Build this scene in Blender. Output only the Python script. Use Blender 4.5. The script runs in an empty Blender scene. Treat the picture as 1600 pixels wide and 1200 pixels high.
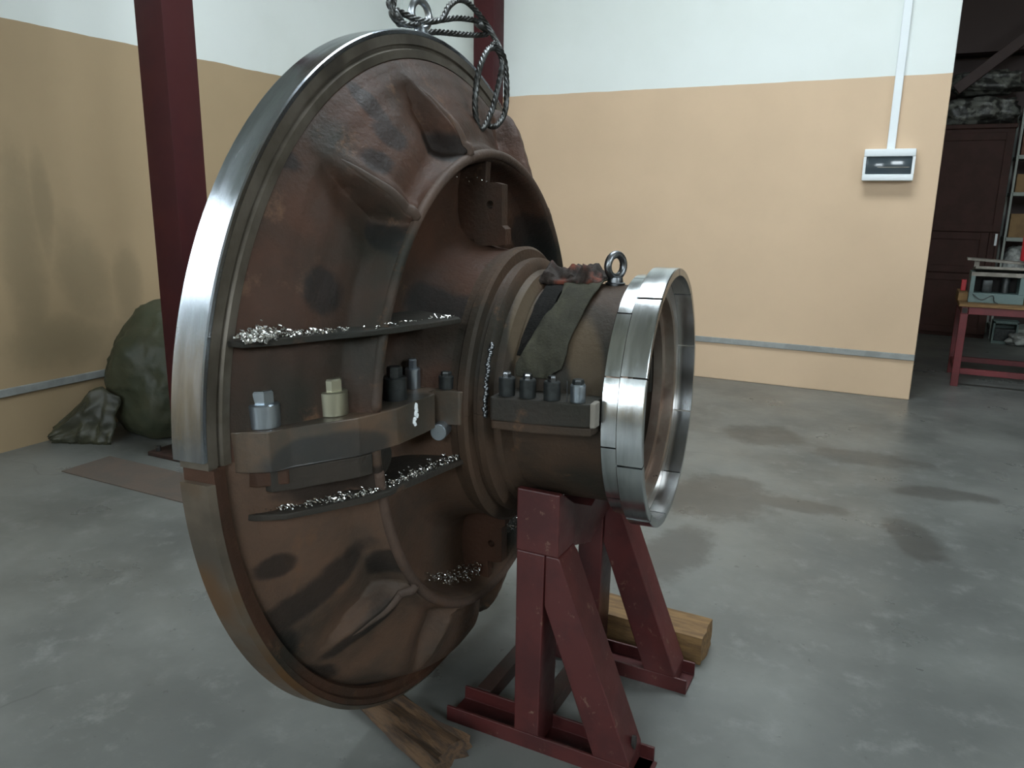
import bpy, bmesh, math, random
from mathutils import Vector, Matrix, noise
random.seed(7); noise.seed_set(7)
C = bpy.context.scene.collection
PI = math.pi
def R(d): return math.radians(d)

# ------------------------------------------------------------------ camera
# room axes: X along the back wall, Y towards the back wall (wall at y = 0), Z up, corner of left/back wall at the origin
FPX, PITCH, ROLL, YAW = 1206.0, 0.2295, 0.0148, R(26.64)
cam = bpy.data.cameras.new('camera'); co = bpy.data.objects.new('camera', cam); C.objects.link(co)
F = Vector((-math.sin(YAW)*math.cos(PITCH), math.cos(YAW)*math.cos(PITCH), -math.sin(PITCH)))
Rt = Vector((math.cos(YAW), math.sin(YAW), 0)); U = Rt.cross(F)
R2 = Rt*math.cos(ROLL)+U*math.sin(ROLL); U2 = U*math.cos(ROLL)-Rt*math.sin(ROLL)
m = Matrix((R2, U2, -F)).transposed().to_4x4(); m.translation = Vector((4.862, -7.084, 1.55))
co.matrix_world = m
cam.sensor_width = 36; cam.lens = FPX/1600*36; cam.clip_start = .05
bpy.context.scene.camera = co

# ------------------------------------------------------------------ world, lights, exposure
sc = bpy.context.scene
sc.view_settings.view_transform = 'Standard'; sc.view_settings.look = 'None'
sc.view_settings.gamma = 1; sc.view_settings.use_curve_mapping = False
sc.view_settings.exposure = 0.74
w = bpy.data.worlds.new('world'); sc.world = w; w.use_nodes = True
wn = w.node_tree; wn.nodes.clear()
wo = wn.nodes.new('ShaderNodeOutputWorld'); wb = wn.nodes.new('ShaderNodeBackground')
wt = wn.nodes.new('ShaderNodeTexCoord'); wx = wn.nodes.new('ShaderNodeSeparateXYZ'); wr = wn.nodes.new('ShaderNodeValToRGB')
wn.links.new(wt.outputs['Generated'], wx.inputs[0]); wn.links.new(wx.outputs['Z'], wr.inputs[0]); wn.links.new(wr.outputs[0], wb.inputs[0]); wn.links.new(wb.outputs[0], wo.inputs[0])
e = wr.color_ramp.elements
e[0].position = 0.0; e[0].color = (.16,.17,.15,1); e[1].position = .06; e[1].color = (.84,.94,1,1)
wb.inputs[1].default_value = 13.0
# window openings: (wall, a0, a1, z0, z1); 'L' = wall x=0 (a = y), 'B' = rear wall y=YB (a = x), 'R' = wall x=XR
XR, YB, ZC, YF = 11.0, -13.0, 6.0, 6.4
WINS = [('L',-9.2,-7.4,3.0,4.9), ('B',1.1,2.7,1.8,3.7), ('B',5.0,7.6,3.2,5.2), ('R',-9.0,-6.0,3.2,4.9)]
SKY = [(2.6,5.4,-4.2,-2.4)]   # roof lights (x0,x1,y0,y1)
for i,(wl,a0,a1,z0,z1) in enumerate(WINS):
    l = bpy.data.lights.new('daylight', 'AREA'); l.shape = 'RECTANGLE'; l.size = a1-a0; l.size_y = z1-z0; l.cycles.is_portal = True
    lo = bpy.data.objects.new('daylight', l); C.objects.link(lo)
    am, zm = (a0+a1)/2, (z0+z1)/2
    if wl == 'L': lo.location = (-.05,am,zm); lo.rotation_euler = (PI/2,0,-PI/2)
    if wl == 'R': lo.location = (XR+.05,am,zm); lo.rotation_euler = (PI/2,0,PI/2)
    if wl == 'B': lo.location = (am,YB-.05,zm); lo.rotation_euler = (PI/2,0,0)
    # area light emits along its -Z
for x0,x1,y0,y1 in SKY:
    l = bpy.data.lights.new('roof_daylight', 'AREA'); l.shape = 'RECTANGLE'; l.size = x1-x0; l.size_y = y1-y0; l.cycles.is_portal = True
    lo = bpy.data.objects.new('roof_daylight', l); C.objects.link(lo); lo.location = ((x0+x1)/2,(y0+y1)/2,ZC+.25)
for o in C.objects:
    if o.type == 'LIGHT' and o.name.startswith('daylight'):
        x, y, z = o.location
        d = Vector((1,0,0)) if x < 0 else Vector((-1,0,0)) if x > XR else Vector((0,1,0))
        o.rotation_euler = d.to_track_quat('-Z','Z').to_euler()

# ------------------------------------------------------------------ helpers
def tag(o, label=None, cat=None, group=None, kind=None):
    if label: o['label'] = label
    if cat: o['category'] = cat
    if group: o['group'] = group
    if kind: o['kind'] = kind
    return o
def empty(name, label, cat, loc=(0,0,0), rz=0, group=None):
    o = bpy.data.objects.new(name, None); C.objects.link(o); o.location = loc; o.rotation_euler = (0,0,rz); o.empty_display_size = .05
    return tag(o, label, cat, group)
def obj(name, bm, mat, parent=None, smooth=False, auto=None, loc=None, label=None):
    me = bpy.data.meshes.new(name)
    bmesh.ops.recalc_face_normals(bm, faces=bm.faces)
    if smooth or auto:
        for f in bm.faces: f.smooth = True
    if auto:
        for ed in bm.edges:
            if len(ed.link_faces) == 2 and ed.calc_face_angle(0) > R(auto): ed.smooth = False
    bm.to_mesh(me); bm.free()
    me.materials.append(mat)
    o = bpy.data.objects.new(name, me); C.objects.link(o)
    if parent: o.parent = parent
    if loc: o.location = loc
    if label: o['label'] = label
    return o
def box(bm, x0, x1, y0, y1, z0, z1, bev=0, mtx=None):
    v = [bm.verts.new((x,y,z)) for x in (x0,x1) for y in (y0,y1) for z in (z0,z1)]
    fs = [bm.faces.new([v[i] for i in q]) for q in ((0,1,3,2),(4,6,7,5),(0,4,5,1),(2,3,7,6),(0,2,6,4),(1,5,7,3))]
    if bev:
        es = list({e for f in fs for e in f.edges})
        r = bmesh.ops.bevel(bm, geom=es, offset=bev, segments=2, affect='EDGES', profile=.5)
        v = list({q for f in r['faces'] for q in f.verts} | {q for q in v if q.is_valid})
    if mtx:
        for q in v: q.co = mtx @ q.co
    return v
def prism(bm, pts, z0, z1, fn=None, bev=0):
    """extrude a polygon; fn maps (a,b,c) to 3D"""
    fn = fn or (lambda a,b,c: (a,b,c))
    A = [bm.verts.new(fn(a,b,z0)) for a,b in pts]; B = [bm.verts.new(fn(a,b,z1)) for a,b in pts]
    n = len(pts); fs = [bm.faces.new(A[::-1]), bm.faces.new(B)]
    for i in range(n): fs.append(bm.faces.new((A[i],A[(i+1)%n],B[(i+1)%n],B[i])))
    if bev:
        es = list({e for f in fs for e in f.edges})
        bmesh.ops.bevel(bm, geom=es, offset=bev, segments=2, affect='EDGES', profile=.5)
    return bm
def lathe(bm, prof, n=64, axis='z', a0=0, a1=2*PI, cap=False, org=(0,0,0)):
    full = abs(a1-a0-2*PI) < 1e-6; k = n if full else n+1
    rows = []
    for i in range(k):
        t = a0+(a1-a0)*i/n; c, s = math.cos(t), math.sin(t)
        row = []
        for r, h in prof:
            p = (r*c, r*s, h) if axis == 'z' else (h, r*c, r*s)
            row.append(bm.verts.new((p[0]+org[0], p[1]+org[1], p[2]+org[2])))
        rows.append(row)
    for i in range(n):
        A, B = rows[i], rows[(i+1)%k]
        for j in range(len(prof)-1):
            try: bm.faces.new((A[j],A[j+1],B[j+1],B[j]))
            except ValueError: pass
    if cap and not full:
        for row in (rows[0], rows[-1]): bm.faces.new(row)
    bmesh.ops.remove_doubles(bm, verts=bm.verts, dist=1e-6)
    return bm
def closed(prof): return prof+[prof[0]]
def spline(pts, n=12):
    P = [Vector(p) for p in pts]; out = []
    for i in range(len(P)-1):
        a = P[max(i-1,0)]; b = P[i]; c = P[i+1]; d = P[min(i+2,len(P)-1)]
        for k in range(n):
            t = k/n; out.append(.5*((2*b)+(c-a)*t+(2*a-5*b+4*c-d)*t*t+(3*b-3*c+d-a)*t**3))
    out.append(P[-1]); return out
def tube(bm, path, r, n=10, lobes=0, twist=0, depth=0, rf=None):
    P = [Vector(p) for p in path]; T = []
    for i in range(len(P)): T.append((P[min(i+1,len(P)-1)]-P[max(i-1,0)]).normalized())
    up = Vector((.13,.27,.95)); N = (up-T[0]*up.dot(T[0])).normalized()
    rows = []; L = 0
    for i, p in enumerate(P):
        if i: L += (p-P[i-1]).length
        N = (N-T[i]*N.dot(T[i])).normalized(); B = T[i].cross(N)
        row = []
        for k in range(n):
            a = 2*PI*k/n; rr = (rf(i/(len(P)-1)) if rf else r)
            if lobes: rr *= 1-depth*(.5-.5*math.cos(lobes*a+twist*L))
            row.append(bm.verts.new(p+(N*math.cos(a)+B*math.sin(a))*rr))
        rows.append(row)
    for i in range(len(rows)-1):
        for k in range(n): bm.faces.new((rows[i][k],rows[i][(k+1)%n],rows[i+1][(k+1)%n],rows[i+1][k]))
    bm.faces.new(rows[0][::-1]); bm.faces.new(rows[-1])
    return bm
def NB(): return bmesh.new()

# ------------------------------------------------------------------ materials
def mat(name, col=(.5,.5,.5), rough=.5, metal=0, col2=None, scale=5, lo=.4, hi=.6, bump=0, bscale=60, rvar=0, dirt=None, dscale=2, dlo=.5, dhi=.7, stretch=None, coat=0, trans=0, alpha=1, spec=.5):
    m = bpy.data.materials.new(name); m.use_nodes = True; nt = m.node_tree; b = nt.nodes['Principled BSDF']
    b.inputs['Base Color'].default_value = (*col,1); b.inputs['Roughness'].default_value = rough; b.inputs['Metallic'].default_value = metal
    b.inputs['Coat Weight'].default_value = coat; b.inputs['Transmission Weight'].default_value = trans; b.inputs['Alpha'].default_value = alpha
    b.inputs['Specular IOR Level'].default_value = spec
    tc = nt.nodes.new('ShaderNodeTexCoord'); mp = nt.nodes.new('ShaderNodeMapping'); nt.links.new(tc.outputs['Object'], mp.inputs[0])
    if stretch: mp.inputs['Scale'].default_value = stretch
    m['_vec'] = 0
    def nz(s, det=6, rg=.6):
        n = nt.nodes.new('ShaderNodeTexNoise'); n.inputs['Scale'].default_value = s; n.inputs['Detail'].default_value = det; n.inputs['Roughness'].default_value = rg
        nt.links.new(mp.outputs[0], n.inputs['Vector']); return n.outputs['Fac']
    def ramp(src, a, c):
        r = nt.nodes.new('ShaderNodeMapRange'); r.inputs['From Min'].default_value = a; r.inputs['From Max'].default_value = c; r.interpolation_type = 'SMOOTHSTEP'
        nt.links.new(src, r.inputs['Value']); return r.outputs[0]
    def mix(f, A, Bc):
        x = nt.nodes.new('ShaderNodeMix'); x.data_type = 'RGBA'
        nt.links.new(f, x.inputs[0])
        for v, s in ((A,6),(Bc,7)):
            if isinstance(v, tuple): x.inputs[s].default_value = (*v,1)
            else: nt.links.new(v, x.inputs[s])
        return x.outputs[2]
    cur = col
    if col2: cur = mix(ramp(nz(scale), lo, hi), cur, col2)
    if dirt: cur = mix(ramp(nz(dscale, 3, .5), dlo, dhi), cur, dirt)
    if not isinstance(cur, tuple): nt.links.new(cur, b.inputs['Base Color'])
    if rvar:
        r = nt.nodes.new('ShaderNodeMapRange'); nt.links.new(nz(scale*1.7), r.inputs['Value']); r.inputs['From Min'].default_value = .3; r.inputs['From Max'].default_value = .7
        r.inputs['To Min'].default_value = max(.03,rough-rvar); r.inputs['To Max'].default_value = min(1,rough+rvar); nt.links.new(r.outputs[0], b.inputs['Roughness'])
    if bump:
        bn = nt.nodes.new('ShaderNodeBump'); bn.inputs['Strength'].default_value = bump; bn.inputs['Distance'].default_value = .01
        nt.links.new(nz(bscale), bn.inputs['Height']); nt.links.new(bn.outputs[0], b.inputs['Normal'])
    del m['_vec']
    m['h'] = 1; del m['h']
    return m, nt, b, mp, nz, ramp, mix, cur
def M(*a, **k): return mat(*a, **k)[0]
def math_node(nt, op, a, b=None):
    n = nt.nodes.new('ShaderNodeMath'); n.operation = op
    for i, v in enumerate((a, b)):
        if v is None: continue
        if isinstance(v, (int,float)): n.inputs[i].default_value = v
        else: nt.links.new(v, n.inputs[i])
    return n.outputs[0]
def ellipses(nt, spots, mp, warp, wamt, ia=0, ib=1, soft=.25):
    """mask: union of soft ellipses in two object axes (cx,cy,rx,ry,rot)"""
    sx = nt.nodes.new('ShaderNodeSeparateXYZ'); nt.links.new(mp.outputs[0], sx.inputs[0]); A = sx.outputs[ia]; Bo = sx.outputs[ib]
    tot = None
    wv = math_node(nt, 'MULTIPLY', math_node(nt, 'SUBTRACT', warp, .5), wamt)
    for cx, cy, rx, ry, rot in spots:
        dx = math_node(nt,'SUBTRACT',A,cx); dy = math_node(nt,'SUBTRACT',Bo,cy)
        c, s = math.cos(rot), math.sin(rot)
        u = math_node(nt,'DIVIDE',math_node(nt,'ADD',math_node(nt,'MULTIPLY',dx,c),math_node(nt,'MULTIPLY',dy,s)),rx)
        v = math_node(nt,'DIVIDE',math_node(nt,'SUBTRACT',math_node(nt,'MULTIPLY',dy,c),math_node(nt,'MULTIPLY',dx,s)),ry)
        d = math_node(nt,'ADD',math_node(nt,'ADD',math_node(nt,'MULTIPLY',u,u),math_node(nt,'MULTIPLY',v,v)),wv)
        r = nt.nodes.new('ShaderNodeMapRange'); r.interpolation_type = 'SMOOTHSTEP'; nt.links.new(d, r.inputs['Value'])
        r.inputs['From Min'].default_value = 1+soft; r.inputs['From Max'].default_value = 1-soft
        tot = r.outputs[0] if tot is None else math_node(nt,'MAXIMUM',tot,r.outputs[0])
    return tot

# cast iron, rusty brown with oily dark patches of their own shape, plus painted shade by one lower rib (object axes: x axial, y side, z up)
def rust_material(name, base=(.060,.028,.017), alt=(.033,.021,.0145), patches=(), rough=.6):
    m, nt, b, mp, nz, ramp, mix, cur = mat(name, base, rough, 0, col2=alt, scale=4, lo=.35, hi=.7, bump=.3, bscale=70, rvar=.1, spec=.18)
    cur = mix(ramp(nz(2.2,4,.5), .52, .68), cur, (.022,.021,.016))
    cur = mix(ramp(nz(9,5,.7), .58, .75), cur, (.105,.058,.034))
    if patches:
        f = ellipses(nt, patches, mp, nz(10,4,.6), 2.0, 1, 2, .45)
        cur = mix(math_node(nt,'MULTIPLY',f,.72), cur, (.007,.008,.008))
    nt.links.new(cur, b.inputs['Base Color'])
    return m
P_UP = [(-.416,.748,.03,.055,.35),(-.41,.68,.045,.035,.0),(-.49,.616,.04,.03,.1),(-.215,.655,.045,.05,.3),(-.50,.415,.035,.06,.2),(-.70,.335,.05,.05,.3),(-.59,.17,.04,.045,0),(.03,.50,.06,.06,.3),(.47,.40,.12,.06,-.6),(-.695,.625,.05,.03,-.7),(-.31,.27,.05,.05,0)]
P_LO = [(-.837,-.26,.035,.03,.2),(-.745,-.36,.045,.14,-.95),(-.585,-.335,.03,.05,.4),(-.80,-.50,.05,.06,.3),(-.69,-.63,.09,.03,-.5),(-.585,-.50,.12,.028,.73),(-.72,-.09,.12,.03,0),(-.5,-.80,.12,.03,-.35)]  # oily patches; the thin radial ellipse is painted shade beside the rib crest
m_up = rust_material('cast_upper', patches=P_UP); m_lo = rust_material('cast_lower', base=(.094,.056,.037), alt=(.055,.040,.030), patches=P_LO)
m_rust = rust_material('cast_plain'); m_hub = rust_material('cast_hub', base=(.060,.037,.024), alt=(.034,.026,.019))
nt = m_hub.node_tree; b = nt.nodes['Principled BSDF']; src = b.inputs['Base Color'].links[0].from_socket
tcn = nt.nodes.new('ShaderNodeTexCoord'); ff = ellipses(nt, [(.555,.14,.045,.10,.35),(.37,.2,.022,.13,.2)], type('q',(),{'outputs':[tcn.outputs['Object']]}), src, 0, 0, 2, .5)
mxn = nt.nodes.new('ShaderNodeMix'); mxn.data_type = 'RGBA'; nt.links.new(math_node(nt,'MULTIPLY',ff,.8), mxn.inputs[0]); nt.links.new(src, mxn.inputs[6]); mxn.inputs[7].default_value = (.085,.062,.038,1); nt.links.new(mxn.outputs[2], b.inputs['Base Color'])
m_bead = rust_material('cast_bead', base=(.085,.055,.041), alt=(.06,.042,.033))
m_oily = rust_material('cast_oily', base=(.036,.029,.023), alt=(.022,.023,.020))
m_flange, nt, b, mp, nz, ramp, mix, cur = mat('flange_face', (.115,.072,.045), .45, .15, col2=(.055,.047,.036), scale=5, lo=.35, hi=.65, bump=.15, bscale=70, rvar=.1)
f = ellipses(nt, [(-.76,-.02,.12,.06,0)], mp, nz(6,3,.6), 1.2, 1, 2); cur = mix(math_node(nt,'MULTIPLY',f,.75), cur, (.020,.023,.024)); nt.links.new(cur, b.inputs['Base Color'])
def steel(name, col=(.56,.59,.62), rough=.28, stretch=(1,1,1), dirt=(.22,.2,.17), dlo=.55, dhi=.75, rvar=.1, scale=3, bump=.04):
    return M(name, col, rough, 1, col2=tuple(c*.72 for c in col), scale=scale, lo=.35, hi=.65, rvar=rvar, dirt=dirt, dscale=2.5, dlo=dlo, dhi=dhi, bump=bump, bscale=120, stretch=stretch)
m_rimu = steel('turned_steel', col=(.50,.54,.60), rough=.2, stretch=(6,1,1)); m_rimface = M('turned_face', (.155,.135,.11), .42, .55, col2=(.10,.085,.065), scale=5, rvar=.1, dirt=(.06,.05,.04), dscale=5, dlo=.55, dhi=.72)
m_riml = M('turned_lower', (.12,.095,.07), .42, .4, col2=(.075,.06,.045), scale=4, rvar=.1, dirt=(.11,.055,.02), dscale=3, dlo=.5, dhi=.65)
m_collar = steel('ground_steel', col=(.62,.65,.66), rough=.2, stretch=(8,1,1), dlo=.66, dhi=.85, rvar=.06)
m_bore = M('bored_steel', (.36,.31,.26), .35, .7, col2=(.26,.19,.15), scale=4, rvar=.08, dirt=(.12,.08,.06), dscale=6, dlo=.6, dhi=.7)
m_zinc = M('zinc', (.42,.48,.54), .3, .95); m_brass = M('yellow_zinc', (.42,.41,.31), .38, .9)
m_black = M('black_oxide', (.032,.036,.036), .38, .5, col2=(.05,.055,.055), scale=30); m_dkst = steel('dark_steel', col=(.20,.21,.22), rough=.35, dlo=.6, dhi=.8, scale=15)
m_eye = steel('galvanised', col=(.42,.45,.48), rough=.35, dlo=.6, dhi=.8, scale=20)
m_rope = M('wire_rope', (.12,.125,.125), .4, .8, col2=(.05,.05,.046), scale=30, rvar=.1)
m_swarf = M('swarf', (.72,.72,.70), .22, 1)
m_red, nt, b, mp, nz, ramp, mix, cur = mat('red_paint', (.076,.016,.015), .42, 0, col2=(.054,.012,.012), scale=6, bump=.06, bscale=50, rvar=.1)
cur = mix(ramp(nz(26,8,.75), .60, .66), cur, (.14,.075,.055)); nt.links.new(cur, b.inputs['Base Color'])
m_redrust = M('red_paint_rusty', (.036,.015,.011), .6, 0, col2=(.022,.013,.010), scale=12, bump=.1)
m_col = M('column_paint', (.055,.012,.013), .6, 0, col2=(.046,.011,.013), scale=3, rvar=.08, spec=.2)
m_wood, nt, b, mp, nz, ramp, mix, cur = mat('rough_pine', (.22,.125,.045), .7, 0, col2=(.12,.065,.025), scale=7, lo=.35, hi=.65, bump=.3, bscale=30, stretch=(1.2,7,7))
m_oldwood = M('weathered_wood', (.10,.055,.026), .75, 0, col2=(.045,.026,.015), scale=6, bump=.5, bscale=24, stretch=(1.5,8,8))
m_olive = M('olive_rag', (.052,.050,.034), .9, 0, col2=(.035,.034,.025), scale=9, bump=.4, bscale=150, spec=.2)
m_blacklayer = M('black_layer', (.007,.006,.005), .8, 0, col2=(.004,.004,.003), scale=9, bump=.4, bscale=150, spec=.15)
m_orange = M('orange_rag', (.20,.045,.022), .85, 0, col2=(.022,.014,.010), scale=9, lo=.30, hi=.50, bump=.4, bscale=150)

# walls
def wall_material(name, low, stains):
    m, nt, b, mp, nz, ramp, mix, cur = mat(name, low, .55, 0, col2=tuple(c*.93 for c in low), scale=1.3, lo=.3, hi=.7, bump=.05, bscale=25, spec=.35)
    if stains:
        f = ellipses(nt, stains, mp, nz(2.6,6,.7), 3.2, 1, 2, 1.0); cur = mix(math_node(nt,'MULTIPLY',f,.42), cur, (.16,.13,.08))
    # height split with a slightly wavy painted edge
    sx = nt.nodes.new('ShaderNodeSeparateXYZ'); nt.links.new(mp.outputs[0], sx.inputs[0])
    h = math_node(nt,'ADD',sx.outputs[2],math_node(nt,'MULTIPLY',nz(3,3,.5),.02))
    g = nt.nodes.new('ShaderNodeMath'); g.operation = 'GREATER_THAN'; nt.links.new(h, g.inputs[0]); g.inputs[1].default_value = 2.575
    up = mix(ramp(nz(.8,4,.6),.35,.75), (.74,.78,.76), (.69,.73,.70))
    cur = mix(g.outputs[0], cur, up); nt.links.new(cur, b.inputs['Base Color']); return m
m_wl = wall_material('left_wall_dimmed_paint', (.40,.295,.178), [(-3.985,1.5,.06,.30,0),(-3.75,1.05,.16,.35,.2),(-3.95,.62,.35,.16,0),(-4.15,1.2,.12,.6,0),(-3.45,.95,.10,.25,0),(-4.6,1.5,.2,.8,0),(-3.5,.5,.2,.2,0)])  # cream darkened to paint in this wall's dimmer light; ellipses are dirt stains
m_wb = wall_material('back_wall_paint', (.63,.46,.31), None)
m_wplain = wall_material('side_wall_paint', (.55,.44,.29), None)
m_ceil = M('ceiling_paint', (.45,.45,.42), .8)
# concrete floor with damp patches
m_floor, nt, b, mp, nz, ramp, mix, cur = mat('concrete', (.170,.176,.165), .36, 0, col2=(.100,.105,.099), scale=1.1, lo=.3, hi=.7, bump=.06, bscale=14, rvar=.12, spec=.45)
cur = mix(ramp(nz(7,6,.7), .5, .75), cur, (.18,.185,.176))
cur = mix(math_node(nt,'MULTIPLY',ramp(nz(24,4,.6), .66, .72), .5), cur, (.055,.052,.05))
ST = [(4.15,-1.68,.26,.26,0),(4.78,-1.87,.34,.16,0),(4.1,-3.0,.30,.36,-.3),(4.45,-2.93,.3,.09,0),(4.05,-3.85,.15,.36,-.15),(5.2,-2.35,.25,.1,.2),(5.05,-3.1,.12,.25,.3)]
f = ellipses(nt, ST, mp, nz(4,6,.72), 3.6, 0, 1, .45)
cur = mix(math_node(nt,'MULTIPLY',f,.55), cur, (.050,.046,.040))
vo = nt.nodes.new('ShaderNodeTexVoronoi'); vo.feature = 'DISTANCE_TO_EDGE'; vo.inputs['Scale'].default_value = .3; nt.links.new(mp.outputs[0], vo.inputs['Vector'])
wpn = nt.nodes.new('ShaderNodeTexNoise'); wpn.inputs['Scale'].default_value = 3; nt.links.new(mp.outputs[0], wpn.inputs['Vector'])
va = nt.nodes.new('ShaderNodeVectorMath'); va.operation = 'MULTIPLY_ADD'; nt.links.new(wpn.outputs['Color'], va.inputs[0]); va.inputs[1].default_value = (.4,.4,.4); nt.links.new(mp.outputs[0], va.inputs[2]); nt.links.new(va.outputs[0], vo.inputs['Vector'])
ck = nt.nodes.new('ShaderNodeMath'); ck.operation = 'LESS_THAN'; nt.links.new(vo.outputs['Distance'], ck.inputs[0]); ck.inputs[1].default_value = .0022
cur = mix(math_node(nt,'MULTIPLY',math_node(nt,'MULTIPLY',ck.outputs[0],ramp(nz(.9,2,.5),.5,.6)),.35), cur, (.06,.06,.057))
nt.links.new(cur, b.inputs['Base Color'])
m_grey = M('grey_strip', (.30,.31,.30), .5, 0, col2=(.24,.25,.24), scale=8)
m_white = M('white_plastic', (.74,.78,.80), .4); m_smoke = M('smoked_window', (.045,.06,.07), .12, 0, spec=.6)
m_dark = M('dark_void', (.02,.017,.015), .8)
m_brown = M('brown_door_paint', (.060,.027,.022), .6, 0, col2=(.048,.023,.018), scale=5, bump=.05, spec=.2)
m_mezz = M('mezzanine_paint', (.05,.026,.023), .6); 
m_teal = M('grey_green_enamel', (.13,.185,.175), .45, 0, col2=(.10,.15,.145), scale=9)
m_slat = M('dusty_grey_board', (.24,.22,.19), .7, 0, col2=(.17,.155,.13), scale=9, bump=.2)
m_shelf = M('pale_shelf', (.30,.33,.30), .6); m_card = M('cardboard', (.25,.155,.07), .8, 0, col2=(.2,.12,.055), scale=6)
m_bag = M('clear_bag', (.42,.44,.42), .35, 0, col2=(.2,.21,.2), scale=14, bump=.8, bscale=25)
m_wrap = M('wrapped_bundle', (.17,.175,.155), .4, 0, col2=(.03,.03,.027), scale=9, lo=.44, hi=.56, bump=1.0, bscale=14, spec=.8)
m_tarp = M('green_film', (.050,.052,.030), .5, 0, col2=(.04,.046,.027), scale=5, bump=.5, bscale=9, spec=.35)
m_redpl = M('red_plastic', (.45,.02,.03), .3); m_brownbox = M('brown_box', (.14,.06,.035), .7); m_tealb = M('teal_plastic', (.05,.14,.13), .4)
m_rustplate = M('rusty_plate', (.10,.075,.06), .7, 0, col2=(.085,.07,.058), scale=8, bump=.2)

# ------------------------------------------------------------------ the setting
def structure(name, bm, mt): return tag(obj(name, bm, mt), kind='structure')
bm = NB(); box(bm, -.3, XR+.3, YB-.3, YF+.3, -.2, 0); structure('floor', bm, m_floor)
bm = NB(); x0,x1,y0,y1 = SKY[0]
box(bm,-.3,XR+.3,YB-.3,y0,ZC,ZC+.2); box(bm,-.3,XR+.3,y1,YF+.3,ZC,ZC+.2); box(bm,-.3,x0,y0,y1,ZC,ZC+.2); box(bm,x1,XR+.3,y0,y1,ZC,ZC+.2)
for k in range(5): box(bm, x0+(x1-x0)*k/4-.03, x0+(x1-x0)*k/4+.03, y0, y1, ZC+.05, ZC+.12)
structure('ceiling', bm, m_ceil)
def wall_with_holes(name, wl, A0, A1, mt):
    hs = sorted([(a0,a1,z0,z1) for (q,a0,a1,z0,z1) in WINS if q == wl]); bm = NB()
    def seg(a0,a1,z0,z1):
        if wl == 'L': box(bm, -.3, 0, a0, a1, z0, z1)
        if wl == 'R': box(bm, XR, XR+.3, a0, a1, z0, z1)
        if wl == 'B': box(bm, a0, a1, YB-.3, YB, z0, z1)
    cur = A0
    for a0,a1,z0,z1 in hs:
        seg(cur,a0,0,ZC); seg(a0,a1,0,z0); seg(a0,a1,z1,ZC); cur = a1
    seg(cur,A1,0,ZC); structure(name, bm, mt)
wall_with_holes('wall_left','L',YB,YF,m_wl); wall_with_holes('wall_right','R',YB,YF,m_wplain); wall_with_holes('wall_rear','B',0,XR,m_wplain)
bm = NB(); box(bm, 0, 5.02, 0, .3, 0, ZC, bev=.006); structure('wall_back', bm, m_wb)
bm = NB(); box(bm, -.3, XR+.3, YF, YF+.3, 0, ZC); structure('wall_far', bm, m_wplain)
bm = NB(); box(bm, 4.72, 5.02, .3, YF, 0, ZC); structure('wall_side', bm, m_wplain)
for i,(wl,a0,a1,z0,z1) in enumerate(WINS):
    bm = NB(); k = 4; am = [a0+(a1-a0)*j/3 for j in range(4)]
    def bar(p0,p1,q0,q1):
        if wl == 'L': box(bm, -.2,-.14,p0,p1,q0,q1)
        if wl == 'R': box(bm, XR+.14,XR+.2,p0,p1,q0,q1)
        if wl == 'B': box(bm, p0,p1,YB-.2,YB-.14,q0,q1)
    for a in am: bar(max(a0,a-.03),min(a1,a+.03),z0,z1)
    for z in (z0,(z0+z1)/2,z1-.05): bar(a0,a1,z,z+.05)
    structure('window_%d'%(i+1), bm, m_white)
bm = NB(); box(bm, 0, 5.02, -.018, 0, .335, .385, bev=.004); structure('trim_1', bm, m_grey)
bm = NB(); box(bm, 0, .018, YB, -.0, .345, .395, bev=.004); structure('trim_2', bm, m_grey)

# ------------------------------------------------------------------ columns
def column(x0, y0, label, w=.215, yb=.24):
    t = empty('steel_column', label, 'column', (x0+w/2, y0+w/2, 0), 0, None)
    bm = NB(); box(bm, -w/2, w/2, -w/2, w/2, .025, ZC, bev=.006); obj('column_shaft', bm, m_col, t, auto=30)
    bm = NB(); box(bm, -.24, .24, -.19, yb, 0, .025, bev=.004); obj('base_plate', bm, m_redrust, t)
    for sx in (-1,1):
        bm = NB(); prism(bm, [(w/2*sx,.025),(w/2*sx+.09*sx,.025),(w/2*sx,.2)], -.008, .008, lambda a,b,c:(a,c,b)); obj('gusset', bm, m_col, t)
        for sy in (-1,1):
            bm = NB(); lathe(bm, [(0,.058),(.014,.058),(.016,.05),(.016,.025),(0,.025)], 6); obj('anchor_bolt', bm, m_dkst, t, loc=(sx*.19, sy*.15 if yb > .2 or sy < 0 else .085, 0))
    return t
column(.945, -3.945, 'red-brown steel column left of the big disc, in front of the stained wall')
column(.955, -.222, 'red-brown steel column rising behind the disc top and wire rope, against the back wall', yb=.112)
bm = NB(); box(bm, .64, 1.75, -4.47, -4.16, 0, .006); o = tag(obj('steel_sheet', bm, m_rustplate), 'thin rusty brown sheet lying on the floor by the foot of the left column', 'metal sheet')

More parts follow.
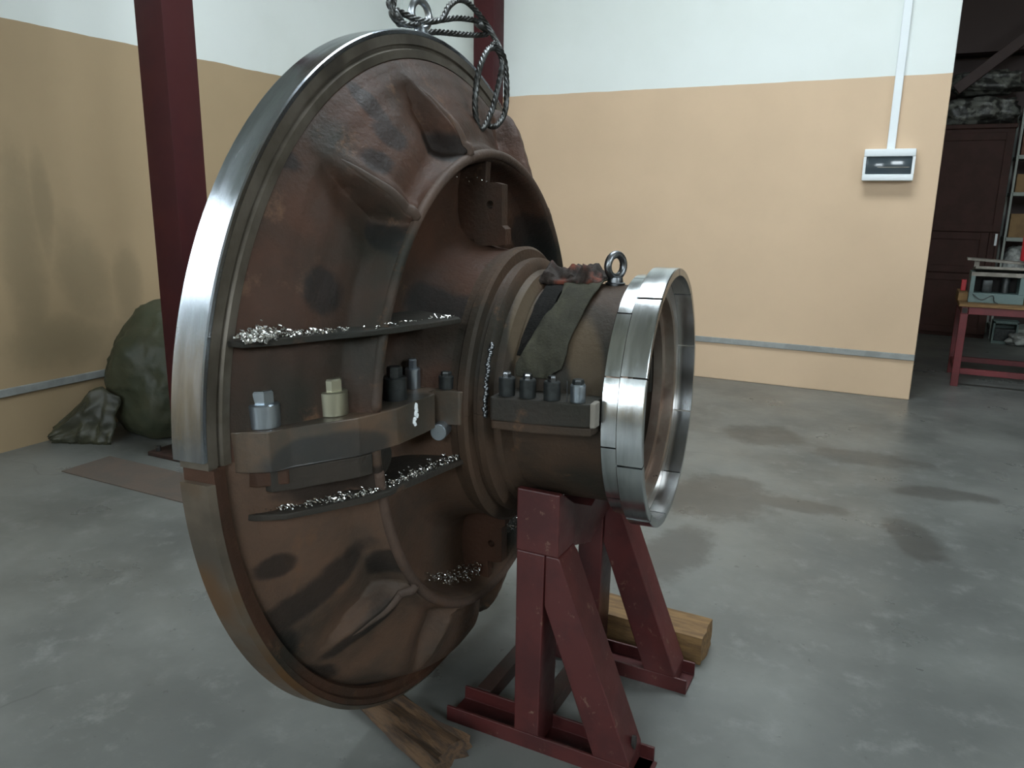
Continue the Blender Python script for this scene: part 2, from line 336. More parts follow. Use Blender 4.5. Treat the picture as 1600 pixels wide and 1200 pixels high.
# ------------------------------------------------------------------ wall distribution box and cable duct
t = empty('distribution_box', 'small white wall box with smoked window, mounted on the cream wall', 'electrical box', (4.655,0,1.77))
bm = NB(); box(bm, -.18,.18,-.045,0,0,.245, bev=.006); box(bm, -.185,.185,-.105,-.045,.185,.243, bev=.008); box(bm, -.185,.185,-.105,-.045,.0,.05, bev=.008)
box(bm,-.185,-.165,-.1,-.045,.05,.185); box(bm,.165,.185,-.1,-.045,.05,.185); obj('box_body', bm, m_white, t, auto=30)
bm = NB(); box(bm, -.165,.165,-.09,-.046,.05,.185, bev=.008); wnd = obj('smoked_cover', bm, m_smoke, t, auto=30)
bm = NB(); box(bm, -.08,.15,-.0915,-.0895,.10,.106); obj('breaker_strip', bm, m_slat, wnd)
bm = NB(); box(bm, 4.625,4.685,-.04,0,2.015,ZC, bev=.004); tag(obj('cable_duct', bm, m_white), 'white vertical cable duct running up the wall from the small electrical box', 'cable duct')

# ------------------------------------------------------------------ the big split cover
OX = Vector((3.606,-5.086,1.024)); AX = Vector((.99724,.07323,.012)).normalized(); SD = Vector((-.07324,.99731,0)).normalized(); UX = AX.cross(SD)
LM = Matrix((AX,SD,UX)).transposed().to_4x4(); LM.translation = OX
def LW(x,s,z): return LM @ Vector((x,s,z))
cover = bpy.data.objects.new('turbine_cover', None); C.objects.link(cover); cover.empty_display_size = .1
HB = .987
mm = LM.copy(); mm.translation = LW(0,0,-HB); cover.matrix_world = mm
tag(cover, 'huge rusty cast iron split disc with machined steel rim and a hub, standing on edge', 'machine part')
def cp(name, bm, mt, parent=None, **k):   # a part of the cover, meshed in hub-centred axes
    return obj(name, bm, mt, parent or cover, loc=((0,0,HB) if parent is None else None), **k)
def sstep(a,b,x):
    t = min(1,max(0,(x-a)/(b-a))); return t*t*(3-2*t)
def lerp_prof(prof, r):
    for (r0,x0),(r1,x1) in zip(prof, prof[1:]):
        if r1 <= r <= r0:
            t = (r0-r)/(r0-r1) if r0 != r1 else 0; t = t*t*(3-2*t)*.35+t*.65
            return x0+(x1-x0)*t
    return prof[-1][1]
PROF = [(.924,-.012),(.905,.012),(.86,.048),(.80,.082),(.74,.108),(.712,.116),(.695,.120),(.684,.138),(.677,.165),(.672,.183),(.664,.192),(.655,.194),(.647,.191),(.640,.180),(.636,.160),(.630,.12),(.615,.095),(.56,.084),(.50,.084),(.455,.092),(.425,.115),(.408,.15),(.398,.19),(.392,.235),(.392,.255)]
FINS_U = [(133,1),(104,1),(64,1),(36,1),(162,.0)]; FINS_L = [(-140,-1),(-112,-1),(-78,-1),(-45,-1)]
CREST = [(.93,-.012),(.905,.055),(.88,.088),(.84,.115),(.80,.134),(.74,.158),(.70,.176),(.672,.186),(.64,.19)]
def cast_x(r, th):
    x = lerp_prof(PROF, r)
    if .672 < r < .925:
        taper = sstep(.925,.72,r); tr = sstep(.90,.78,r)
        if -135 < th < -70: x += .05*sstep(-134,-118,th)*(1-sstep(-88,-72,th))*sstep(.925,.87,r)*(1-sstep(.86,.72,r)*.7)*sstep(.672,.71,r); tr = sstep(.90,.78,r)
        for ft, sg in (FINS_U if th >= 0 else FINS_L):
            if ft == 162: continue
            d = (th-ft)*sg*R(1)*r            # + = steep side (towards the joint)
            if d > .30 or d < -.42: continue
            h = x+.010*taper+(.045 if ft > 0 else .030)*taper**1.6 if ft in (133,104,-140,-112) else lerp_prof(CREST, r)
            h = min(h, .19); w0 = .011+.006*taper
            if d > w0:
                k = sstep(w0, w0+.020, d); trough = .030*tr*(1-sstep(.03,.17,d))
                x = max(x-.0, h)*(1-k)+(x-trough)*k if d < .17 else x
            elif d > -w0: x = max(x, h)
            else:
                g = .30*(1-sstep(w0, w0+.03, -d))+.70*(1-sstep(w0+.01, .40, -d))
                x = max(x, x+(h-x)*g)
    # small casting unevenness
    n = noise.noise(Vector((r*math.cos(R(th))*5, r*math.sin(R(th))*5, 3)))*.004
    return x+n*(1 if r < .91 else 0)
def casting(th0, th1, n):
    rs = []
    for (r0,_),(r1,_) in zip(PROF, PROF[1:]):
        k = max(1, int(abs(r0-r1)/.009)); rs += [r0+(r1-r0)*i/k for i in range(k)]
    rs.append(PROF[-1][0])
    bm = NB(); rows = []
    for i in range(n+1):
        th = th0+(th1-th0)*i/n; a = R(th); row = []
        for r in rs: row.append(bm.verts.new((cast_x(r, th if th <= 180 else th-360), r*math.cos(a), r*math.sin(a))))
        # back wall
        for r, x in ((.392,.02),(.60,.02),(.75,-.03),(.924,-.07)): row.append(bm.verts.new((x, r*math.cos(a), r*math.sin(a))))
        rows.append(row)
    for A, B in zip(rows, rows[1:]):
        L = len(A)
        for j in range(L): bm.faces.new((A[j],A[(j+1)%L],B[(j+1)%L],B[j]))
    bm.faces.new(rows[0][::-1]); bm.faces.new(rows[-1])
    return bm
up = cp('upper_half_casting', casting(.0,180,420), m_up, auto=50)
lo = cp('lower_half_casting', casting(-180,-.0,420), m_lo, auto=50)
# machined rims (upper half wide and bright, lower half stepped and browner)
prof_side_u = closed([(.924,-.075),(.987,-.075),(.987,-.003),(.984,0),(.955,0),(.952,-.006),(.938,-.006),(.935,.002),(.926,.002),(.918,-.002),(.915,-.02),(.915,-.075)])
bm = NB(); lathe(bm, closed([(.975,-.078),(.987,-.078),(.987,-.003),(.984,0),(.975,0)]), 180, 'x', R(1.2), R(178.9), True)
cp('upper_rim_band', bm, m_rimu, auto=25, label='bright machined outer band')
bm = NB(); lathe(bm, closed([(.974,-.074),(.974,.0),(.950,.0),(.947,-.007),(.940,-.007),(.936,.004),(.915,.004),(.911,-.02),(.915,-.074)]), 180, 'x', R(.0), R(180), True)
cp('upper_rim_face', bm, m_rimface, auto=25)
bm = NB(); lathe(bm, closed([(.972,-.068),(.985,-.068),(.985,.002),(.972,.012)]), 180, 'x', R(181.6), R(358.4), True)
cp('lower_rim_band', bm, m_riml, auto=25, label='brown-stained machined band')
bm = NB(); lathe(bm, closed([(.971,-.07),(.971,.010),(.957,.010),(.952,.0),(.930,.0),(.926,-.006),(.920,-.03),(.92,-.07)]), 180, 'x', R(180), R(360), True)
cp('lower_rim_face', bm, m_rust, auto=25)
# rounded cast beads along the ring and the rib crests
def arc_bead(parent, a0, a1, mt):
    bm = NB(); n = 160; pts = []
    for i in range(n+1):
        a = R(a0+(a1-a0)*i/n); pts.append((.187, .659*math.cos(a), .659*math.sin(a)))
    tube(bm, pts, .0135, 12); cp('ring_bead', bm, mt, smooth=True)
arc_bead(up, .3, 174.0, m_bead); arc_bead(lo, -173.2, -.3, m_bead)
def crest_bead(th, r1, mt):
    bm = NB(); pts = []
    for i in range(40):
        r = .668+(r1-.668)*i/39; a = R(th)
        pts.append((cast_x(max(r,.674), th)-.002-.006*(i/39)**2, r*math.cos(a), r*math.sin(a)))
    tube(bm, pts, .012, 12, rf=lambda t: .0125*(1-t)**.6+.002); cp('rib_bead', bm, mt, smooth=True)
for th in (133,104): crest_bead(th, .86, m_bead)
crest_bead(-140, .84, m_bead)
# radial web ribs in the recess between ring and hub
def web(parent, th, x1, r0=.40, r1=.64, tk=.016):
    bm = NB(); a = R(th); c, s = math.cos(a), math.sin(a)
    prism(bm, [(r0,.05),(r1,.05),(r1,.178),((r0+r1)/2,.165),(r0,x1)], -tk, tk, lambda p,q,w_: (q, p*c-w_*s, p*s+w_*c), bev=.004)
    return cp('web_rib', bm, m_rust)
web(up, 91, .2, .42, .64); web(lo, -91, .2)
# horizontal stiffening plates either side of the joint
def plate(z, tk, pts, mt, name='stiffening_plate'):
    bm = NB(); prism(bm, pts, z-tk/2, z+tk/2, bev=.003); return cp(name, bm, mt)
plate(.245,.013,[(-.01,-.90),(.04,-.90),(.09,-.835),(.14,-.74),(.196,-.665),(.225,-.60),(.285,-.42),(.27,-.40),(.10,-.32),(-.01,-.50)], m_oily)
plate(-.128,.014,[(-.01,-.90),(.03,-.885),(.085,-.855),(.14,-.775),(.19,-.70),(.215,-.645),(.225,-.58),(.275,-.35),(.26,-.34),(.10,-.32),(-.01,-.50)], m_oily)
bm = NB(); lathe(bm, [(.001,.13),(.035,.13),(.042,.125),(.042,.0),(.001,.0)], 32, 'x', org=(.02,-.57,-.075)); cp('core_boss', bm, m_oily, auto=30)
# joint flanges
FL = [(-.02,-.915),(.012,-.908),(.024,-.900),(.072,-.878),(.09,-.832),(.179,-.713),(.215,-.61),(.222,-.50),(.225,-.447),(.200,-.44),(.200,-.415),(.272,-.408),(.290,-.38),(.29,-.33),(.0,-.33),(-.02,-.4)]
bm = NB(); prism(bm, FL, -.024, .064, bev=.003); jf = cp('upper_joint_flange', bm, m_flange)
FLL = [(x-.004 if x > .01 else x, s) for x, s in FL]
bm = NB(); prism(bm, [(-.02,-.86),(.062,-.866),(.088,-.83),(.178,-.713),(.19,-.68),(.15,-.64),(-.02,-.62)], -.074, -.025, bev=.003); jl = cp('lower_joint_flange', bm, m_oily)
bm = NB(); prism(bm, [(-.02,-.90),(.04,-.885),(.085,-.84),(.06,-.76),(-.02,-.76)], -.060, -.0255, bev=.004); cp('joint_lug', bm, m_rust)
# bright plug below the flange notch, added for the glint in a bore
bm = NB(); lathe(bm, [(.001,.0),(.020,.0),(.0215,.002),(.0215,.05),(.001,.05)], 32, 'z')
for v in bm.verts: v.co = Vector((.232+v.co.x*.93-(v.co.z)*.2, -.447+v.co.z+v.co.x*.2, -.036+v.co.y))
cp('bore_glint_plug', bm, m_zinc, auto=30, label='bright metal plug standing in for a glint in a bore')
bm = NB()
for k in range(14):
    z = .008+.05*k/14; bmesh.ops.create_icosphere(bm, subdivisions=1, radius=.005+.0025*random.random(), matrix=Matrix.Translation((.2195+random.uniform(-.001,.001),-.54+.006*random.uniform(-1,1)+.01*(k/14),z)))
cp('white_paint_streak', bm, m_white, label='white streak on the flange face')
# hub
HP = [(.392,.20),(.392,.255),(.402,.262),(.404,.282),(.396,.290),(.368,.292),(.366,.300),(.372,.304),(.372,.322),(.362,.330),(.340,.334),(.334,.352),(.318,.362),(.306,.372),(.305,.600),(.302,.640),(.27,.640),(.27,.04),(.38,.04)]
def split_lathe(name, mt, a0, a1, n=120, prof=HP):
    bm = NB(); lathe(bm, closed(prof), n, 'x', R(a0), R(a1), True); return cp(name, bm, mt, auto=35)
split_lathe('upper_hub', m_hub, .05, 179.95); split_lathe('lower_hub', m_hub, -179.95, -.05)
bm = NB(); lathe(bm, [(.275,.05),(.275,.07),(.001,.07)], 64, 'x'); cp('bore_back_plate', bm, m_oily)
# weld bead round the hub base at the joint
bm = NB()
for k in range(40):
    z = .0+.18*k/40; y = -math.sqrt(max(0,.372**2-z*z))
    bmesh.ops.create_icosphere(bm, subdivisions=1, radius=.005+.003*random.random(), matrix=Matrix.Translation((.326+random.uniform(-.003,.003),y,z)))
cp('weld_bead', bm, m_dkst, smooth=True)
HF = [(.355,-.25),(.355,-.405),(.362,-.413),(.46,-.406),(.59,-.392),(.606,-.384),(.612,-.36),(.612,-.25)]
bm = NB(); prism(bm, HF, .002, .060, bev=.004); hf = cp('upper_hub_flange', bm, m_oily)
bm = NB(); prism(bm, [(x, s+.006) for x, s in HF], -.022, 0, bev=.004); cp('lower_hub_flange', bm, m_hub)
HFR = [(.355,.25),(.355,.405),(.59,.392),(.612,.36),(.612,.25)]
bm = NB(); prism(bm, HFR, -.05, .060, bev=.004); cp('hub_flange', bm, m_oily)
bm = NB(); prism(bm, [(.605,-.386),(.617,-.38),(.62,-.35),(.605,-.35)], .0, .062, bev=.003); cp('flange_weld', bm, m_slat, label='pale welded end of the hub flange')
# drilled lugs above and below the hub
def lug(sg):
    bm = NB()
    pts = [(.135,.578),(.20,.582),(.222,.576),(.222,.462),(.233,.452),(.233,.408),(.135,.402)]
    n = 20; hole = [(.186+.0115*math.cos(2*PI*i/n), .520+.0115*math.sin(2*PI*i/n)) for i in range(n)]
    fc = []
    for y in (-.024,.018):
        o_ = [bm.verts.new((a,y,sg*b_)) for a,b_ in pts]; h_ = [bm.verts.new((a,y,sg*b_)) for a,b_ in hole]
        eo = [bm.edges.new((o_[i],o_[(i+1)%len(o_)])) for i in range(len(o_))]; eh = [bm.edges.new((h_[i],h_[(i+1)%n])) for i in range(n)]
        bmesh.ops.triangle_fill(bm, use_beauty=True, edges=eo+eh); fc.append((o_,h_))
    for A, B in zip(fc[0], fc[1]):
        L = len(A)
        for i in range(L): bm.faces.new((A[i],A[(i+1)%L],B[(i+1)%L],B[i]))
    return cp('drilled_lug', bm, m_rust)
lug(1); lug(-1)
# end collar at the tip of the hub: two rows of clamped segments
bm = NB(); lathe(bm, closed([(.309,.615),(.309,.660),(.335,.662),(.335,.676),(.292,.678),(.286,.674),(.286,.645),(.262,.642),(.262,.615)]), 160, 'x'); cp('collar_ring', bm, m_bore, auto=30)
def seg(bm, r0, r1, x0, x1, a0, a1): lathe(bm, closed([(r0,x0),(r1-.002,x0),(r1,x0+.002),(r1,x1-.002),(r1-.002,x1),(r0,x1)]), 16, 'x', R(a0), R(a1), True)
for k in range(12):
    c0 = 180-20+30*k; bm = NB(); seg(bm, .310, .336, .617, .659, c0+.35, c0+29.65); cp('inner_collar_segment', bm, m_collar, auto=30)
for k in range(10):
    c0 = 180-20+36*k; bm = NB(); dr = .0015*((k*7)%3-1); seg(bm, .336, .356+dr, .661, .726, c0+.35, c0+35.65); cp('outer_collar_segment', bm, m_collar, auto=30)
# cap nuts and studs
def cap_nut(x, s, z, r, h, hr, hh, mt, mh, a=0.3):
    bm = NB(); lathe(bm, [(.0005,h),(r*.9,h),(r,h-.003),(r,.002),(r*.96,0),(.0005,0)], 40, 'z'); o = cp('cap_nut', bm, mt, auto=30); o.location = (x,s,z+HB)
    bm = NB(); lathe(bm, [(.0005,h+hh),(hr*.88,h+hh),(hr,h+hh-.004),(hr,h),(.0005,h)], 6, 'z', a0=a, a1=a+2*PI); obj('hex_head', bm, mh, o)
    return o
ZF = .064
cap_nut(.036,-.846,ZF,.0335,.052,.0235,.026,m_zinc,m_zinc)
bm = NB(); lathe(bm, [(.0005,.034),(.007,.034),(.0085,.031),(.0085,0),(.0005,0)], 16); o = cp('stud', bm, m_dkst, auto=30); o.location = (.075,-.773,ZF+HB)
cap_nut(.108,-.706,ZF,.0345,.055,.0245,.027,m_brass,m_brass,.1)
cap_nut(.165,-.535,ZF,.0285,.056,.019,.024,m_black,m_black,.5)
cap_nut(.145,-.415,ZF,.0195,.052,.011,.024,m_zinc,m_zinc,.2)
cap_nut(.225,-.385,ZF,.0195,.034,.014,.010,m_black,m_black)
for i, x in enumerate((.388,.443,.506)): cap_nut(x,-.375,.060,.0205,.046,.0115,.013,m_black,m_dkst,.3*i)
cap_nut(.570,-.370,.060,.0185,.043,.0145,.012,m_zinc,m_black)
bm = NB(); lathe(bm, [(.0005,.05),(.0015,.05),(.0015,0),(.0005,0)], 8); o = cp('wire_stub', bm, m_dkst); o.location = (.545,-.378,.06+HB)
# lifting eyes screwed into hub and rim
def eye(x, s, z, Rm, rm, rot, mt, sh=.03):
    bm = NB(); lathe(bm, [(.0005,sh+.004),(rm*1.9,sh),(rm*2.1,sh*.4),(rm*2.6,sh*.3),(rm*2.6,-.004),(.0005,-.004)], 24)
    n1, n2 = 40, 14; rows = []
    for i in range(n1):
        a = 2*PI*i/n1; row = []
        for j in range(n2):
            b_ = 2*PI*j/n2; rr = Rm+rm*math.cos(b_)
            row.append(bm.verts.new((rr*math.cos(a)*math.cos(rot)-rm*math.sin(b_)*math.sin(rot), rr*math.cos(a)*math.sin(rot)+rm*math.sin(b_)*math.cos(rot), sh+Rm+rr*math.sin(a))))
        rows.append(row)
    for i in range(n1):
        for j in range(n2): bm.faces.new((rows[i][j],rows[(i+1)%n1][j],rows[(i+1)%n1][(j+1)%n2],rows[i][(j+1)%n2]))
    o = cp('lifting_eye', bm, mt, auto=40); o.location = (x,s,z+HB); return o
eye(.553,.0,.304,.031,.0105,R(62),m_dkst,.022); eye(-.04,.0,.985,.037,.0105,R(78),m_eye,.022)

# swarf caught on the ledges: uncountable chips
bm = NB()
def chips(n, fn, s0=.004, s1=.010):
    for _ in range(n):
        p = fn(); L = random.uniform(s0,s1); q = Matrix.Translation(p) @ Matrix.Rotation(random.uniform(0,6.3),4,Vector((random.uniform(-1,1),random.uniform(-1,1),random.uniform(-1,1))).normalized())
        pts = [(math.cos(t*1.2)*L*.6, math.sin(t*1.2)*L*.6, t*L*.25) for t in range(4)]
        A = [bm.verts.new(q @ Vector(v)) for v in pts]; B = [bm.verts.new(q @ (Vector(v)+Vector((0,0,L*.45)))) for v in pts]; Cc = [bm.verts.new(q @ (Vector(v)*.86+Vector((0,0,L*.22)))) for v in pts]
        for i in range(3):
            bm.faces.new((A[i],A[i+1],B[i+1],B[i])); bm.faces.new((B[i],B[i+1],Cc[i+1],Cc[i])); bm.faces.new((Cc[i],Cc[i+1],A[i+1],A[i]))
def onplate(z, ed, spread=.028):
    def f():
        s_ = random.uniform(ed[0][0], ed[-1][0])
        for (s0,x0),(s1,x1) in zip(ed, ed[1:]):
            if s0 <= s_ <= s1: e_ = x0+(x1-x0)*(s_-s0)/(s1-s0)
        return LW(e_-.004-abs(random.gauss(0,spread)), s_, z+random.uniform(0,.005))
    return f
def nearrim():
    return LW(random.uniform(.03,.085), random.uniform(-.905,-.80), .252+abs(random.gauss(0,.009)))
chips(260, nearrim, .004,.011); chips(120, onplate(.253,[(-.82,.09),(-.74,.14),(-.70,.17)],.014), .003,.008); chips(45, onplate(.253,[(-.66,.196),(-.42,.28)],.014), .003,.007); chips(520, onplate(-.120,[(-.885,.03),(-.775,.14),(-.70,.19),(-.58,.225),(-.36,.27)],.02), .003,.008)
def bottom():
    a = R(random.uniform(-118,-62)); return LW(random.uniform(.10,.17), .617*math.cos(a), .617*math.sin(a)+random.uniform(0,.03))
chips(520, bottom, .003,.008)
def topw(): return LW(random.uniform(.10,.2), random.uniform(-.09,.03), random.choice([.585,.592]))
chips(14, topw, .003,.006)
o = tag(obj('metal_swarf', bm, m_swarf), 'bright curled metal chips caught on the ribs and ledges of the rusty disc', 'metal shavings', kind='stuff')

# ------------------------------------------------------------------ rags on the hub
def hub_pt(x, th, r): return LW(x, r*math.cos(R(th)), r*math.sin(R(th)))
def cloth(name, rows, mt, base=.309, thick=.004, amp=.006, fr=30, nu=26, seed=0):
    """rows: list of ((xL,thL),(xR,thR)) down the strip"""
    bm = NB(); grid = []
    nr = 12
    for i in range(len(rows)-1):
        for k in range(nr if i < len(rows)-2 else nr+1):
            t = k/nr; (a,b_),(c_,d) = rows[i]; (a2,b2),(c2,d2) = rows[i+1]
            L = (a+(a2-a)*t, b_+(b2-b_)*t); Q = (c_+(c2-c_)*t, d+(d2-d)*t); row = []
            for j in range(nu+1):
                u = j/nu; x = L[0]+(Q[0]-L[0])*u; th = L[1]+(Q[1]-L[1])*u
                jit = noise.noise(Vector((i+t, j*.3, seed+9)))*.010*(1 if j in (0,nu) else .3)
                fold = amp*(.9+noise.noise(Vector((x*fr, th*.05, seed)))+.5*noise.noise(Vector((x*fr*2.5, th*.16, seed+4))))
                row.append((x+jit, th, max(0,fold)))
            grid.append(row)
    def lay(off): return [[bm.verts.new(hub_pt(x, th, base+off+f)) for x, th, f in row] for row in grid]
    T_, B_ = lay(thick), lay(0)
    n, mm_ = len(grid), nu
    for i in range(n-1):
        for j in range(mm_):
            bm.faces.new((T_[i][j],T_[i][j+1],T_[i+1][j+1],T_[i+1][j])); bm.faces.new((B_[i][j],B_[i+1][j],B_[i+1][j+1],B_[i][j+1]))
    for i in range(n-1):
        bm.faces.new((T_[i][0],T_[i+1][0],B_[i+1][0],B_[i][0])); bm.faces.new((T_[i][mm_],B_[i][mm_],B_[i+1][mm_],T_[i+1][mm_]))
    for j in range(mm_):
        bm.faces.new((T_[0][j],B_[0][j],B_[0][j+1],T_[0][j+1])); bm.faces.new((T_[n-1][j],T_[n-1][j+1],B_[n-1][j+1],B_[n-1][j]))
    return obj(name, bm, mt, smooth=True)
o = cloth('olive_rag', [((.435,92),(.535,92)),((.437,109),(.538,108)),((.440,128),(.528,129)),((.405,146),(.507,146)),((.382,157),(.50,158)),((.386,163),(.47,163))], m_olive, base=.3145, amp=.006)
tag(o, 'olive green rag strip hanging diagonally down the near side of the hub', 'rag')
o = cloth('black_layer', [((.385,96),(.436,98)),((.384,110),(.437,112)),((.385,128),(.442,130)),((.378,146),(.42,146)),((.375,153),(.40,153))], m_blacklayer, base=.309, amp=.004, seed=3)  # black layer covering the dark area left of the olive strip
tag(o, 'thin black layer lying on the hub left of the olive green rag', 'rag')
# crumpled orange rag on top
bm = NB(); nx, ny = 46, 26; G = []
for lay in (1,0):
    g = []
    for i in range(nx+1):
        row = []
        for j in range(ny+1):
            x = .345+.185*i/nx+.006*noise.noise(Vector((i*.4,j*.2,1))); th = 104-22*j/ny+3*noise.noise(Vector((i*.25,j*.3,8)))
            e_ = min(i,nx-i,6)/6*min(j,ny-j,5)/5
            f = .008+.022*e_*(.7+1.3*noise.noise(Vector((x*26,th*.16,2)))+.7*noise.noise(Vector((x*60,th*.3,5))))
            f += .014*math.exp(-((x-.50)/.025)**2)*e_
            row.append(bm.verts.new(hub_pt(x, th, .316+max(.004,f)*(1 if lay else 0)+(.003 if lay else 0))))
        g.append(row)
    G.append(g)
for g in G:
    for i in range(nx):
        for j in range(ny): bm.faces.new((g[i][j],g[i+1][j],g[i+1][j+1],g[i][j+1]))
A, B = G
for i in range(nx):
    bm.faces.new((A[i][0],A[i+1][0],B[i+1][0],B[i][0])); bm.faces.new((A[i][ny],A[i+1][ny],B[i+1][ny],B[i][ny]))
for j in range(ny):
    bm.faces.new((A[0][j],A[0][j+1],B[0][j+1],B[0][j])); bm.faces.new((A[nx][j],A[nx][j+1],B[nx][j+1],B[nx][j]))
tag(obj('orange_rag', bm, m_orange, smooth=True), 'crumpled dirty orange rag on top of the hub beside the lifting eye', 'rag')

# ------------------------------------------------------------------ wire rope sling
bm = NB()
def rope(pts, r=.0096, n=12):
    P = spline([LW(*p) for p in pts], n)
    # resample fine for the lay of the strands
    Q = []
    for a, b_ in zip(P, P[1:]):
        k = max(1,int((b_-a).length/.003)); Q += [a.lerp(b_, i/k) for i in range(k)]
    Q.append(P[-1]); tube(bm, Q, r, 24, lobes=5, twist=330, depth=.5)
rope([(-.04,-.10,3.2),(-.04,-.10,1.9),(-.04,-.11,1.25),(-.04,-.135,1.08),(-.04,-.155,1.015),(-.03,-.12,.997),(-.02,-.06,1.005),(-.04,-.01,1.024),(-.055,.05,1.04),(-.04,.12,1.055),(-.02,.2,1.075),(.0,.30,1.085),(.01,.365,1.075),(.005,.345,1.055),(-.01,.24,1.035),(-.04,.1,1.018),(-.06,.04,1.005)])
rope([(-.055,-.06,3.2),(-.055,-.06,1.9),(-.055,-.09,1.25),(-.052,-.13,1.1),(-.05,-.15,1.04),(-.045,-.10,1.03),(-.015,-.03,1.02),(.0,.05,1.04),(.0,.10,1.085),(.0,.17,1.118),(.0,.25,1.12),(.02,.33,1.075),(.06,.33,1.01),(.10,.225,.985),(.115,.12,.962),(.12,.045,.89),(.12,.02,.80),(.12,.04,.742),(.12,.08,.742),(.12,.14,.80),(.12,.19,.88),(.12,.215,.945),(.115,.19,.975),(.11,.16,.985)])
rope([(.11,.17,.99),(.12,.225,.96),(.12,.25,.88),(.12,.235,.80),(.12,.17,.755),(.12,.12,.75)])
for p, q in (((-.04,-.15,1.02),(-.04,-.11,1.0)),((.0,.30,1.08),(.008,.35,1.07))): tube(bm, [LW(*p), LW(*q)], .0135, 12)
o = tag(obj('wire_rope_sling', bm, m_rope, smooth=True), 'twisted steel wire rope hanging in loops from the lifting eye on top of the disc', 'wire rope')

# ------------------------------------------------------------------ red steel stand
stand = empty('support_stand', 'dark red welded steel stand with two A-frames carrying the hub', 'stand', (4.05,-5.015,0))
def sp(name, bm, mt=None, **k): return obj(name, bm, mt or m_red, stand, loc=None, **k)
def S(x,y,z): return Vector((x-4.05,y+5.015,z))
def bprism(pts, y0, y1, bev=.004):
    bm = NB(); prism(bm, pts, y0, y1, lambda a,b_,c_: S(a,c_,b_), bev=bev); return bm
def aframe(y0, y1, ch):   # y0 = face towards the camera, y1 = far face ; ch = direction of the hub (+1 far, -1 near)
    # base channel: web on the floor with two upright lips
    bm = NB(); s0, s1 = (y0, y1) ; prism(bm, [(s0,0),(s1,0),(s1,.05),(s1-.008,.05),(s1-.008,.008),(s0+.008,.008),(s0+.008,.05),(s0,.05)], 3.765, 4.385, lambda a,b_,c_: S(c_,a,b_), bev=.0015); sp('base_channel', bm)
    sp('post', bprism([(3.993,.008),(4.070,.008),(4.078,.618),(3.992,.618)], y0+.003, y1-.003))
    sp('diagonal_leg', bprism([(4.079,.618),(4.079,.47),(4.255,.008),(4.345,.008),(4.345,.06),(4.128,.600),(4.118,.618)], y0+.003, y1-.003))
    # head block with a sloped cradle face
    bm = NB(); zo, zi = .800, .735
    pts = [(y0 if ch > 0 else y1, .619),(y0 if ch > 0 else y1, zo),((y0+.02*1) if ch > 0 else y1-.02, zo),(y1 if ch > 0 else y0, zi),(y1 if ch > 0 else y0,.619)]
    prism(bm, pts, 3.992, 4.118, lambda a,b_,c_: S(c_,a,b_), bev=.004); sp('head_block', bm)
    bm = NB(); box(bm, 3.99, 4.125, y0, y1, .60, .612)
    bm.free()
aframe(-5.31,-5.19,1); aframe(-4.84,-4.72,-1)
# cradle arms (V) and ties between the frames
bm = NB(); prism(bm, [(-5.188,.60),(-5.188,.735),(-5.16,.722),(-5.015,.66),(-4.87,.722),(-4.842,.735),(-4.842,.60),(-5.015,.545)], 4.0, 4.10, lambda a,b_,c_: S(c_,a,b_), bev=.003); sp('cradle', bm)
bm = NB(); box(bm, *( -.25,-.20), -.17, .17, .0, .05, bev=.003); sp('tie_bar', bm, m_redrust)
bm = NB(); box(bm, -.05,.0, -.17, .17, .0, .05, bev=.003); sp('tie_bar', bm, m_redrust)
bm = NB(); lathe(bm, [(.0005,0),(.012,0),(.012,.02),(.0005,.02)], 16, 'z'); bm.free()
# hole plate at the foot of the near diagonal
bm = NB(); box(bm, .29,.345,-.285,-.18,.0,.008, bev=.002); sp('foot_plate', bm)
bm = NB(); lathe(bm, [(.0005,.006),(.0095,.006),(.0095,-.004),(.0005,-.004)], 16, 'x', org=(.2885,-.235,.10)); 
for v in bm.verts: v.co.z = .09+(v.co.z-.10)*2.2; v.co.y = -.235+(v.co.y+.235)*1.1
sp('drain_hole', bm, m_dark, label='small black hole near the foot')

# ------------------------------------------------------------------ timbers
def timber(name, label, cx, cy, L, W_, H_, rz, mt, rough=.004, seed=0, taper=0):
    bm = NB(); n = 24; k = 6; rows = []
    for i in range(n+1):
        x = -L/2+L*i/n; row = []
        loop = [(-1+2*j/k,-1) for j in range(k)]+[(1,-1+2*j/k) for j in range(k)]+[(1-2*j/k,1) for j in range(k)]+[(-1,1-2*j/k) for j in range(k)]
        for a, b_ in loop:
            sc_ = 1-taper*(1-i/n) if taper else 1
            cr = 1-.05*(abs(a)*abs(b_))**3
            p = Vector((x, a*W_/2*sc_*cr, H_/2+b_*H_/2*cr)); q = noise.noise_vector(Vector((x*9+seed, a*2, b_*2)))*rough+noise.noise_vector(Vector((x*3, a*7+seed, b_*7)))*rough*1.4
            q.x *= 2 if i in (0,n) else .3
            p += q; p.z = max(p.z, .0); row.append(bm.verts.new(p))
        rows.append(row)
    K_ = len(rows[0])
    for A, B in zip(rows, rows[1:]):
        for j in range(K_): bm.faces.new((A[j],A[(j+1)%K_],B[(j+1)%K_],B[j]))
    bm.faces.new(rows[0]); bm.faces.new(rows[-1])
    o = obj(name, bm, mt, auto=38); o.location = (cx,cy,0); o.rotation_euler = (0,0,rz); return tag(o, label, 'wood block')
timber('wooden_block', 'squared yellow pine block on the floor behind the far foot of the red stand', 4.135, -4.575, .51, .155, .105, R(-1), m_wood, .0022)
timber('split_log', 'rough split brown log wedged under the bottom edge of the disc', 3.66, -5.405, .46, .13, .055, R(-17), m_oldwood, .012, 5, .25)

